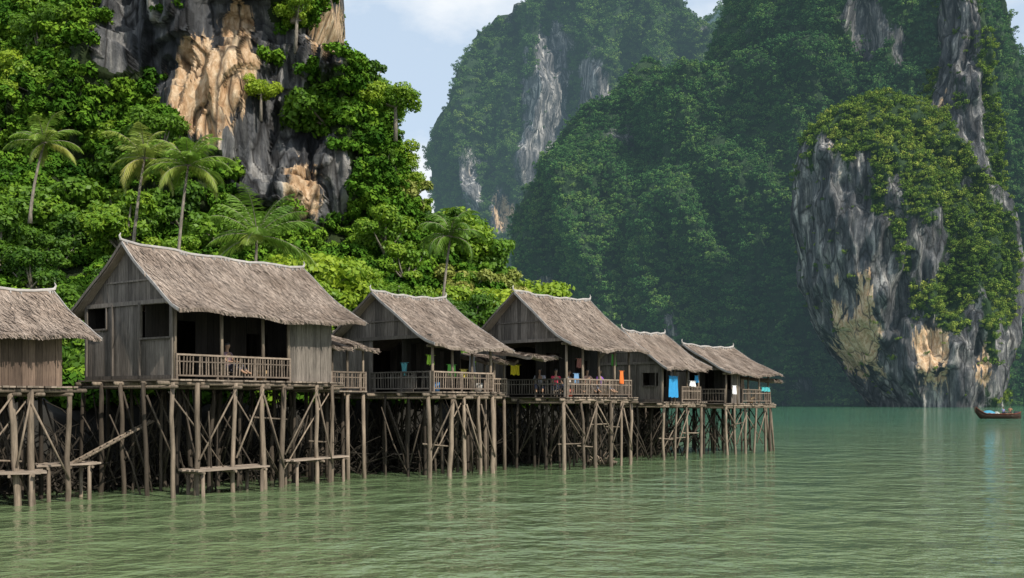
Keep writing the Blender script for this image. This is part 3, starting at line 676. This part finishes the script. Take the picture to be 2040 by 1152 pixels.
def annex(H,x0,x1,y0,y1,dz,zlo,zhi,rail=True,nm='annex_roof'):
    m=MB(); xx=x0
    while xx<x1: m.box((xx,y0-.15,dz-.05),(xx+.14,y1,dz-random.uniform(0,.01))); xx+=.15
    m.obj('annex_deck',M_WH,H.e)
    thatch_roof(H.e,nm,x0-.1,x1+.25,y1,y1-y0+.35,.1,zhi,zlo,fl=.15,sides=(1,),ridge=False,lift=.03)
    for xp in (x0+.1,(x0+x1)/2,x1-.05):
        m=MB(); m.tube([(xp,y0,dz-.1),(xp,y0,zlo+.1)],[.045,.04],7); m.obj('veranda_post',M_POLE,H.e,True)
        for yy in (y0,(y0+y1)/2,y1):
            m=MB(); m.tube([(xp+random.uniform(-.1,.1),yy,-1.5),(xp,yy,dz)],[.08,.065],7); m.obj('stilt',M_POLE if yy==y0 else M_POLE_SHADE,H.e,True)
    if rail: railing(H.e,(x0,y0-.06),(x1,y0-.06),dz,.62,.1)
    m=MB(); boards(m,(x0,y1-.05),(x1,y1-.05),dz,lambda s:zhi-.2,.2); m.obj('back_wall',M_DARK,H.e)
annex(H1,6.35,8.0,.25,2.2,3.0,4.45,5.05)
annex(H2,3.35,4.6,.6,2.3,2.85,4.15,4.5)
def awning(H,x0,x1,y0,y1,z0,z1):
    thatch_roof(H.e,'awning',x0,x1,y1,y1-y0,.1,z1,z0,fl=.1,sides=(1,),ridge=False,lift=.02)
awning(H5,4.6,5.4,-.4,2.0,3.7,3.95)
awning(H3,-1.7,-.15,.3,2.2,4.3,4.55)
for i,(dx) in enumerate((.2,.7)):
    m=MB(); m.tube([(4.7+dx+.45,-.1+i*.5,-1.5),(4.7+dx*.6,0+i*.4,3.2)],[.06,.045],7); m.obj('stilt',M_POLE,H5.e,True)
# ------------------------------------------------------------------ mangrove roots tangle and bank
m=MB()
for i in range(2600):
    bx=-19+random.random()*27; by=bx+44-random.uniform(.2,3.4)*random.random()**.6
    p=Vector((bx,by,random.uniform(-.5,.6))); pts=[p]; dirv=Vector((random.uniform(-.7,.7),random.uniform(-.4,.4),random.uniform(.3,1.2)))
    for k in range(4):
        dirv+=Vector((random.uniform(-.5,.5),random.uniform(-.4,.4),random.uniform(-.45,.3))); p=p+dirv*random.uniform(.25,.6); pts.append(p)
    pts=[Vector((q.x,q.y,min(q.z,2.9))) for q in pts]
    m.tube(pts,[.035,.03,.026,.02,.012],4,cap=False)
m.obj('mangrove_roots',wood('shade_toned_roots',(.014,.012,.009),(.07,.058,.045)),None,label='tangle of mangrove roots in the mud under the houses, colour darkened for shade',cat='roots',kind='stuff')  # roots coloured near black to stand in for shade beneath the decks
gx,gt=np.meshgrid(np.linspace(-34,8,200),np.linspace(0,1,24))
by=gx+44+np.clip(gt*4,0,2)+np.clip(gt-.5,0,1)*14+fbm(gx/1.5,gt*3,0,3,6)*1.2
bz=-.8+np.clip(gt*2,0,1)*3.3+fbm(gx,by,0,4,2)*.7; V=np.stack([gx,by,bz],-1).reshape(-1,3)
ii=np.arange(23)[:,None]*200+np.arange(199)[None,:]
me=npmesh('mud_bank',V,np.stack([ii,ii+1,ii+201,ii+200],-1).reshape(-1,4),[flat('shade_toned_mud',(.014,.013,.010),.9,.5)],None,True)  # bank raised and its colour darkened to paint shade behind the stilts
mk('mud_bank',me,None,'muddy bank behind the stilts, colour darkened for shade','bank',kind='structure')
bxs=rng.uniform(-25,8.5,420); bys=bxs+46+rng.uniform(0,5,420)
scatter('bank_shrubs',np.stack([bxs,bys,rng.uniform(2.4,3.2,420)],-1),rng.uniform(.7,1.6,420),UG,label='low green shrubs on the muddy bank behind the houses',cat='shrubs')
# ------------------------------------------------------------------ landing platforms, ladder
def platform(p0,p1,w,label):
    p0=Vector(p0);p1=Vector(p1); d=(p1-p0); L=d.length; a=math.atan2(d.y,d.x)
    e=mk('landing_platform',None,None,label,'platform','low landing platforms between the stilts',None,(p0.x,p0.y,0),(0,0,a)); z=p0.z
    m=MB(); y=0
    while y<w:
        m.beam((-random.uniform(0,.25),y,z+random.uniform(-.015,.015)),(L+random.uniform(0,.25),y+random.uniform(-.04,.04),z+random.uniform(-.02,.03)),.13,.05,random.uniform(.5,1)); y+=.15
    m.obj('deck',M_WH,e)
    m=MB()
    for x in np.linspace(.1,L-.1,3): m.tube([(x,-.15,z-.07),(x,w+.1,z-.07)],[.04,.04],6)
    m.obj('joist',M_POLE,e)
    for x in (.15,L-.15):
        for yy in (0,w-.1):
            m=MB(); m.tube([(x+random.uniform(-.05,.05),yy,-1.5),(x,yy,z-.02)],[.06,.05],7); m.obj('post',M_POLE,e,True)
platform(pixel_to_world(395,938,27.6),pixel_to_world(530,940,29.4),.8,'low plank landing platform tied between stilts')
platform(pixel_to_world(585,918,31.0),pixel_to_world(690,915,33.0),.6,'narrow plank landing with bamboo edge between stilts')
platform(pixel_to_world(-40,945,24.6),pixel_to_world(75,940,25.2),.9,'short plank landing under the brown house')
platform(pixel_to_world(85,928,26.2),pixel_to_world(190,925,27.0),1.0,'weathered plank landing beside a bamboo ladder')
platform(pixel_to_world(800,905,37.5),pixel_to_world(940,903,39.5),.5,'low plank landing platform tied between stilts')
a=pixel_to_world(160,918,26.8); b=pixel_to_world(300,842,28.6)
e=mk('bamboo_ladder',None,None,'sloping bamboo ladder leaning between the stilts','ladder',None,None,a)
off=Vector((-.25,.38,0)); D=b-a
for o in (Vector((0,0,0)),off):
    m=MB(); m.tube([o-D*.08,o+D*.5,o+D*1.05],[.04,.038,.035],7); m.obj('rail',M_POLE,e,True)
for i in range(11):
    m=MB(); q=D*(i/10.5+.03); m.tube([q-off*.1,q+off*1.1],[.025,.025],6); m.obj('rung',M_POLE,e,True)
m=MB(); c=pixel_to_world(1200,925,40.5)
for i in range(60):
    t=i/60*2-1; p=Vector((t*.5,random.uniform(-.25,.25),.05)); q=p+Vector((random.uniform(-.35,.35),random.uniform(-.2,.2),random.uniform(.05,.5)*(1.2-abs(t))))
    m.tube([p,(p+q)/2+Vector((random.uniform(-.1,.1),0,.1)),q],[.03,.03,.015],5)
m.obj('driftwood_pile',M_POLE,None,True,label='small tangled pile of driftwood beside the stilts',cat='driftwood',loc=(c.x,c.y,0))
# ------------------------------------------------------------------ people
def person(loc,rz,shirt,legs,hair=(.01,.008,.007),pose='stand',arms=0,label='',h=1.62):
    s=h/1.62
    sit=pose=='sit'; pz=.88 if not sit else .12
    J=[Vector((0,0,pz))];E=[];R=[(.115,.085)]
    def add(p,par,r):
        J.append(Vector(p));E.append((par,len(J)-1));R.append(r if isinstance(r,tuple) else (r,r)); return len(J)-1
    w=add((0,-.01,pz+.18),0,(.105,.075)); ch=add((0,0,pz+.38),w,(.13,.085)); nk=add((0,0,pz+.52),ch,.05)
    n2=add((0,-.005,pz+.58),nk,.042); hd=add((0,-.02,pz+.66),n2,(.07,.08)); h2=add((0,-.01,pz+.74),hd,(.068,.08)); h3=add((0,0,pz+.79),h2,.045)
    nose=add((0,-.105,pz+.67),hd,.012)
    for sg in (-1,1):
        sh=add((sg*.17,0,pz+.46),ch,.048)
        if arms==1 and sg>0: el=(sg*.25,-.15,pz+.27); wr=(sg*.2,-.36,pz+.3)
        elif arms==2: el=(sg*.22,-.1,pz+.22); wr=(sg*.13,-.32,pz+.2)
        else: el=(sg*.22,.02,pz+.2); wr=(sg*.23,-.06,pz-.02)
        e1=add(el,sh,.038); w1=add(wr,e1,.025); dr=(Vector(wr)-Vector(el)).normalized()
        pl=add(Vector(wr)+dr*.05,w1,(.032,.018)); pm=Vector(wr)+dr*.08
        sd=Vector((0,1,0)) if abs(dr.y)<.7 else Vector((1,0,0))
        for k,ln in enumerate((.06,.075,.07,.055)):
            q=pm+sd*((k-1.5)*.018); f1=add(q,pl,.009); f2=add(q+dr*ln*.5+Vector((-sg*.008,0,0)),f1,.008); add(q+dr*ln+Vector((-sg*.025,0,0)),f2,.007)
        t1=add(Vector(wr)+dr*.03-sd*.035,pl,.010); add(Vector(wr)+dr*.07-sd*.05,t1,.008)
    legp=[]
    for sg in (-1,1):
        hp=add((sg*.09,0,pz-.06 if not sit else pz),0,.08)
        if sit: kn=(sg*.15,-.4,pz+.12); an=(sg*.12,-.62,pz-.1)
        else: kn=(sg*.1,-.03,.46); an=(sg*.1,.02,.08)
        k=add(kn,hp,.055); a_=add(an,k,.035); add((an[0],an[1]-.14,an[2]-.05),a_,.03); legp.append((J[hp].copy(),Vector(kn),Vector(an)))
    def skin(name,J,E,R,mat):
        me=bpy.data.meshes.new(name); me.from_pydata([tuple(j*s) for j in J],E,[]); o=bpy.data.objects.new(name,me); COL.objects.link(o)
        md=o.modifiers.new('s','SKIN')
        for i,r in enumerate(R): me.skin_vertices[0].data[i].radius=(r[0]*s,r[1]*s)
        me.skin_vertices[0].data[0].use_root=True
        o.modifiers.new('u','SUBSURF').levels=1
        dg=bpy.context.evaluated_depsgraph_get(); nm=bpy.data.meshes.new_from_object(o.evaluated_get(dg)); bpy.data.objects.remove(o)
        nm.materials.clear(); nm.materials.append(mat); nm.polygons.foreach_set('use_smooth',[True]*len(nm.polygons)); nm.name=name
        return nm
    body=mk('person',skin('person',J,E,R,M_SKIN),None,label,'person',None,None,loc,(0,0,rz))
    JT=[Vector((0,0,pz-.03)),Vector((0,-.01,pz+.18)),Vector((0,0,pz+.38)),Vector((0,0,pz+.49))];ET=[(0,1),(1,2),(2,3)];RT=[(.135,.105),(.125,.095),(.15,.105),(.07,.06)]
    for sg in (-1,1):
        i=len(JT); shp=Vector((sg*.17,0,pz+.46)); elp=[J[b] for a_,b in E if (J[b]-Vector((sg*.22,0,pz+.22))).length<.2]
        JT+= [shp,shp.lerp(elp[0] if elp else shp+Vector((sg*.05,0,-.2)),.6)]; ET+=[(2,i),(i,i+1)]; RT+=[(.062,.062),(.055,.055)]
    mk('shirt',skin('shirt',JT,ET,RT,flat('shirt_cloth_%d'%int(shirt[0]*1000+shirt[2]*100),shirt,.9)),body)
    JL=[Vector((0,0,pz+.02))];EL=[];RL=[(.13,.1)]
    for hp,kn,an in legp:
        i=len(JL); JL+=[hp,kn,kn.lerp(an,.8)]; EL+=[(0,i),(i,i+1),(i+1,i+2)]; RL+=[(.095,.095),(.07,.07),(.055,.055)]
    mk('trousers',skin('trousers',JL,EL,RL,flat('trouser_cloth_%d'%int(legs[0]*1000+legs[2]*100),legs,.9)),body)
    m=MB(); vs=[];fs=[]
    for i in range(6):
        ph=math.pi/2*(1-i/5*1.15)
        for k in range(14):
            th=2*math.pi*k/14; back=.5+.5*math.sin(th); r=math.cos(max(ph,-.2)); vs.append(Vector((.082*r*math.cos(th),.0+.095*r*math.sin(th)+.005,pz+.72+.1*math.sin(ph)*(1 if ph>0 else back*1.5)))*s)
    for i in range(5):
        for k in range(14): fs.append((i*14+k,(i+1)*14+k,(i+1)*14+(k+1)%14,i*14+(k+1)%14))
    m.add(vs,fs,.5); m.obj('hair',flat('black_hair',hair,.5),body,True)
    return body
M_SKIN=flat('skin',(.32,.19,.12),.6,.1)
def stool(p,rz,h):
    m=MB(); m.box((-.17,-.17,h-.04),(.17,.17,h))
    for a_ in (-.13,.13):
        for b_ in (-.13,.13): m.beam((a_,b_,0),(a_,b_,h-.04),.035,.035)
    m.obj('stool',M_WH,None,label='small wooden stool on the veranda deck',cat='stool',loc=p,rot=(0,0,rz))
def seated(H,x,y,ang,**k):
    p=H.w(x,y,H.dz); stool(p,H.a+ang,.25); person(p+Vector((0,0,.22)),H.a+ang,pose='sit',**k)
seated(H1,H1.fx(475),.5,.3,shirt=(.22,.14,.16),legs=(.05,.05,.07),arms=2,label='person in a dull pink shirt seated behind the veranda railing')
seated(H3,.28,1.5,-.9,shirt=(.45,.45,.5),legs=(.08,.08,.12),arms=1,label='person in a pale shirt seated at the corner of the veranda')
seated(H3,.35,.75,-.4,shirt=(.60,.05,.1),legs=(.1,.12,.2),arms=2,label='person in a red shirt seated by the veranda corner post',h=1.55)
seated(H3,1.0,.6,.3,shirt=(.7,.65,.62),legs=(.05,.05,.05),arms=0,label='person in a white shirt seated behind the railing',h=1.5)
seated(H3,H3.fx(1190),.5,-.3,shirt=(.5,.3,.25),legs=(.1,.1,.12),arms=2,label='person in a peach shirt seated behind the railing')
seated(H3,H3.fx(1212),.45,.2,shirt=(.22,.08,.45),legs=(.1,.1,.12),arms=1,label='person in a purple shirt seated by the railing')
# ------------------------------------------------------------------ cloths, buckets, baskets
def cloth(c,rz,w,h,col,label,rough=.8):
    m=MB(); n,k=14,10; vs=[]
    for j in range(k+1):
        for i in range(n+1):
            x=(i/n-.5)*w; vs.append((x*(1-.06*math.sin(j/k*3)),.035*math.sin(i*1.1+j*.25)*(j/k+.2),-h*j/k+.02*math.sin(i*.9)))
    fs=[(j*(n+1)+i,j*(n+1)+i+1,(j+1)*(n+1)+i+1,(j+1)*(n+1)+i) for j in range(k) for i in range(n)]
    m.add(vs,fs,.5); m.tube([(-w/2-.08,0,.01),(w/2+.08,0,.01)],[.008,.008],5,.5)
    m.obj('hanging_cloth',flat('cloth_%d_%d'%(int(col[0]*999),int(col[2]*999)),col,rough),None,True,label=label,cat='cloth',loc=c,rot=(0,0,rz))
def hc(H,px,y,zt,w,h,col,label):
    p=H.w(H.fx(px),y,zt); cloth(p,H.a,w,h,col,label)
hc(H2,868,.25,H2.dz+1.25,.32,.32,(.35,.6,.05),'lime green cloth hanging on the veranda')
hc(H2,912,.3,H2.dz+.95,.4,.4,(.15,.5,.08),'green shirt drying over the veranda railing')
hc(H2,936,.3,H2.dz+.8,.3,.3,(.6,.5,.1),'yellow cloth drying on the veranda')
hc(H2,955,.35,H2.dz+1.3,.3,.6,(.25,.25,.28),'grey shirt hanging under the veranda roof')
cloth(H2.w(-.05,1.3,H2.dz+1.0),H2.a-1.57,.3,.45,(.08,.28,.32),'teal cloth hanging beside the gable')
cloth(pixel_to_world(1026,728,39.4),H3.a-.6,.36,.38,(.75,.62,.03),'bright yellow cloth hanging under the eaves')
hc(H3,1232,-.16,H3.dz+1.05,.22,.5,(.75,.18,.03),'orange cloth hanging at the end of the veranda')
hc(H3,1243,.5,H3.dz+1.75,.3,.45,(.08,.35,.05),'green cloth hanging under the eaves')
hc(H3,1168,.3,H3.dz+1.5,.4,.35,(.30,.12,.10),'faded red cloth hanging under the eaves')
cloth(H3.w(.9,.15,H3.dz+.9),H3.a,.3,.4,(.15,.3,.5),'light blue cloth hanging over the railing')
hc(H4,1337,-.12,H4.dz+1.15,.75,.95,(.02,.26,.55),'large bright blue cloth hanging on the veranda')
hc(H4,1374,-.16,H4.dz+.95,.5,.24,(.7,.7,.72),'white cloth hung across the railing')
hc(H4,1384,-.1,H4.dz+1.2,.3,.3,(.03,.3,.6),'small blue cloth hanging on the veranda')
cloth(H5.w(.55,-.2,H5.dz+.85),H5.a,.35,.4,(.75,.76,.78),'white cloth hanging in front of the veranda')
cloth(H5.w(4.1,-.14,H5.dz+.8),H5.a,.9,.2,(.05,.35,.38),'teal cloth folded over the end railing')
hc(H5,1490,.3,H5.dz+1.2,.3,.5,(.28,.20,.15),'brown shirt hanging on the veranda')
def lathe(name,prof,mat,n=16,**k):
    m=MB(); vs=[(r*math.cos(2*math.pi*i/n),r*math.sin(2*math.pi*i/n),z) for r,z in prof for i in range(n)]
    fs=[(j*n+i,j*n+(i+1)%n,(j+1)*n+(i+1)%n,(j+1)*n+i) for j in range(len(prof)-1) for i in range(n)]
    fs.append(tuple(reversed(range(n)))); m.add(vs,fs,.5); m.tube([(-prof[-1][0],0,prof[-1][1]),(-prof[-1][0]*.6,0,prof[-1][1]+.12),(prof[-1][0]*.6,0,prof[-1][1]+.12),(prof[-1][0],0,prof[-1][1])],[.01]*4,5,.5)
    m.obj(name,mat,None,True,**k)
for H,px,y,c,nm,lb in ((H2,885,.4,(.05,.2,.45),'bucket','blue plastic bucket on the veranda deck'),(H3,1150,.4,(.5,.1,.06),'bucket','red plastic bucket on the veranda deck'),(H3,1225,.5,(.35,.24,.12),'basket','round woven basket on the veranda deck'),(H5,1510,.4,(.35,.24,.12),'basket','round woven basket on the veranda deck'),(H1,540,.4,(.33,.23,.12),'basket','round woven basket on the veranda deck'),(H2,965,.3,(.4,.4,.38),'bucket','pale plastic bucket on the veranda deck')):
    lathe(nm,[(.12,0),(.16,.15),(.18,.32),(.165,.30),(.14,.12)],flat(nm+'_%d_%d'%(px,int(c[0]*100)),c,.5),label=lb,cat=nm,loc=H.w(H.fx(px),y,H.dz))
# ------------------------------------------------------------------ long tail boat
def boat(loc,rz,L,label,hullc,tarps):
    e=mk('longtail_boat',None,None,label,'boat',None,None,loc,(0,0,rz)); m=MB(); n=24; k=9; vs=[]
    for i in range(n+1):
        s=i/n; hw=.75*L/7*max(.03,math.sin(math.pi*min(1,(s*.92+.08)))**.6); sh=.62+1.0*max(0,(.28-s)/.28)**1.8+.3*max(0,(s-.8)/.2)**2
        kz=-.22+1.2*max(0,(.16-s)/.16)**1.5*.9
        for j in range(k):
            t=j/(k-1)*2-1; vs.append(((s-.5)*L,hw*math.copysign(abs(t)**.8,t),kz+(sh-kz)*abs(t)**2.2))
    fs=[(i*k+j,i*k+j+1,(i+1)*k+j+1,(i+1)*k+j) for i in range(n) for j in range(k-1)]
    m.add(vs,fs,.5)
    o=m.obj('hull',wood('hull_wood_'+hullc[0],hullc[1],hullc[2],(1,6,8)),e,True); o.modifiers.new('t','SOLIDIFY').thickness=.06
    m=MB()
    for sg in (0,k-1): m.tube([vs[i*k+sg] for i in range(n+1)],[.04]*(n+1),5,.8)
    m.obj('gunwale',wood('gunwale_red_'+hullc[0],(.14,.035,.02),(.30,.08,.05)),e)
    for xx in (-.2,.05,.28):
        m=MB(); m.box((xx*L-.12,-.5,.3),(xx*L+.12,.5,.35)); m.obj('seat',M_WH,e)
    m=MB(); m.tube([(L*.40,0,.8),(L*.46,0,.9),(L*.55,0,-.15)],[.04,.03,.02],6,.3); m.box((L*.36,-.16,.5),(L*.44,.16,1.0),.3); m.obj('engine',flat('engine_metal',(.05,.05,.055),.5),e)
    for (x,w,h,c,nm) in tarps:
        m=MB(); q=[]
        for i in range(9):
            for j in range(7):
                a_=i/8*2-1;b_=j/6*2-1; q.append((x+a_*w,b_*.45,.45+h*(1-a_*a_)**.5*(1-b_*b_*.8)**.5+.05*math.sin(i*2.1+j*3)))
        m.add(q,[(i*7+j,i*7+j+1,(i+1)*7+j+1,(i+1)*7+j) for i in range(8) for j in range(6)],.5); m.obj('tarpaulin',flat(nm,c,.6),e,True)
    return e
bp=pixel_to_world(1988,832,140); bp.z=.05
boat(bp,math.radians(-4),6.3,'dark wooden longtail boat with raised prow and blue covered cargo',('a',(.022,.015,.011),(.09,.055,.038)),[(-1.3,1.0,.65,(.04,.25,.38),'blue_tarp'),(-.2,.45,.5,(.30,.34,.32),'grey_tarp')])
person(bp+Vector((.75,0,.62)),.4,(.12,.20,.50),(.08,.08,.09),pose='sit',arms=2,label='person in a blue jacket seated in the boat',h=1.75)
person(bp+Vector((1.7,0,.70)),-.3,(.45,.20,.12),(.08,.08,.09),pose='sit',arms=1,label='person in a rust coloured shirt sitting by the engine',h=1.75)
# ------------------------------------------------------------------ world, sun, camera
sd=Vector((.58,-.56,.76)).normalized(); el=math.asin(sd.z); az=math.atan2(sd.x,sd.y)
w=bpy.data.worlds.new('World'); scene.world=w; w.use_nodes=True; t=w.node_tree; t.nodes.clear()
out=t.nodes.new('ShaderNodeOutputWorld'); bg=t.nodes.new('ShaderNodeBackground'); sk=t.nodes.new('ShaderNodeTexSky'); sk.sky_type='NISHITA'
sk.sun_disc=False; sk.sun_elevation=el; sk.sun_rotation=az; sk.air_density=1.0; sk.dust_density=1.0; sk.ozone_density=1.0
tc=t.nodes.new('ShaderNodeTexCoord'); mp=t.nodes.new('ShaderNodeMapping'); mp.inputs['Scale'].default_value=(1,1,1.9); mp.inputs['Location'].default_value=(.62,.1,.35)
nz_=t.nodes.new('ShaderNodeTexNoise'); nz_.inputs['Scale'].default_value=4.2; nz_.inputs['Detail'].default_value=8; nz_.inputs['Roughness'].default_value=.55
rp=t.nodes.new('ShaderNodeValToRGB'); rp.color_ramp.elements[0].position=.45; rp.color_ramp.elements[0].color=(0,0,0,1); rp.color_ramp.elements[1].position=.60
m0=t.nodes.new('ShaderNodeMix'); m0.data_type='RGBA'; m0.inputs[0].default_value=.78; m0.inputs[7].default_value=(4.4,5.3,6.3,1)
mx=t.nodes.new('ShaderNodeMix'); mx.data_type='RGBA'; mx.inputs[7].default_value=(6.2,6.5,6.8,1)
L=t.links.new
L(tc.outputs['Generated'],mp.inputs[0]);L(mp.outputs[0],nz_.inputs['Vector']);L(nz_.outputs[0],rp.inputs[0]);L(rp.outputs[0],mx.inputs[0]);L(sk.outputs[0],m0.inputs[6]);L(m0.outputs[2],mx.inputs[6]);L(mx.outputs[2],bg.inputs[0]);L(bg.outputs[0],out.inputs[0])
bg.inputs[1].default_value=.15
ld=bpy.data.lights.new('sun','SUN'); ld.energy=5.0; ld.angle=math.radians(.5); ld.color=(1,.92,.80)
lo=bpy.data.objects.new('sun',ld); COL.objects.link(lo); lo.rotation_euler=(-sd).to_track_quat('-Z','Y').to_euler(); lo.location=(30,-30,60)
cd=bpy.data.cameras.new('camera'); cd.lens=35; cd.sensor_width=36; cd.shift_y=220/2040; cd.clip_end=6000; cd.clip_start=.1
co=bpy.data.objects.new('camera',cd); COL.objects.link(co); co.location=(0,0,CAMZ); co.rotation_euler=(math.pi/2,0,0); scene.camera=co
scene.view_settings.view_transform='Standard'; scene.view_settings.look='None'; scene.view_settings.exposure=0
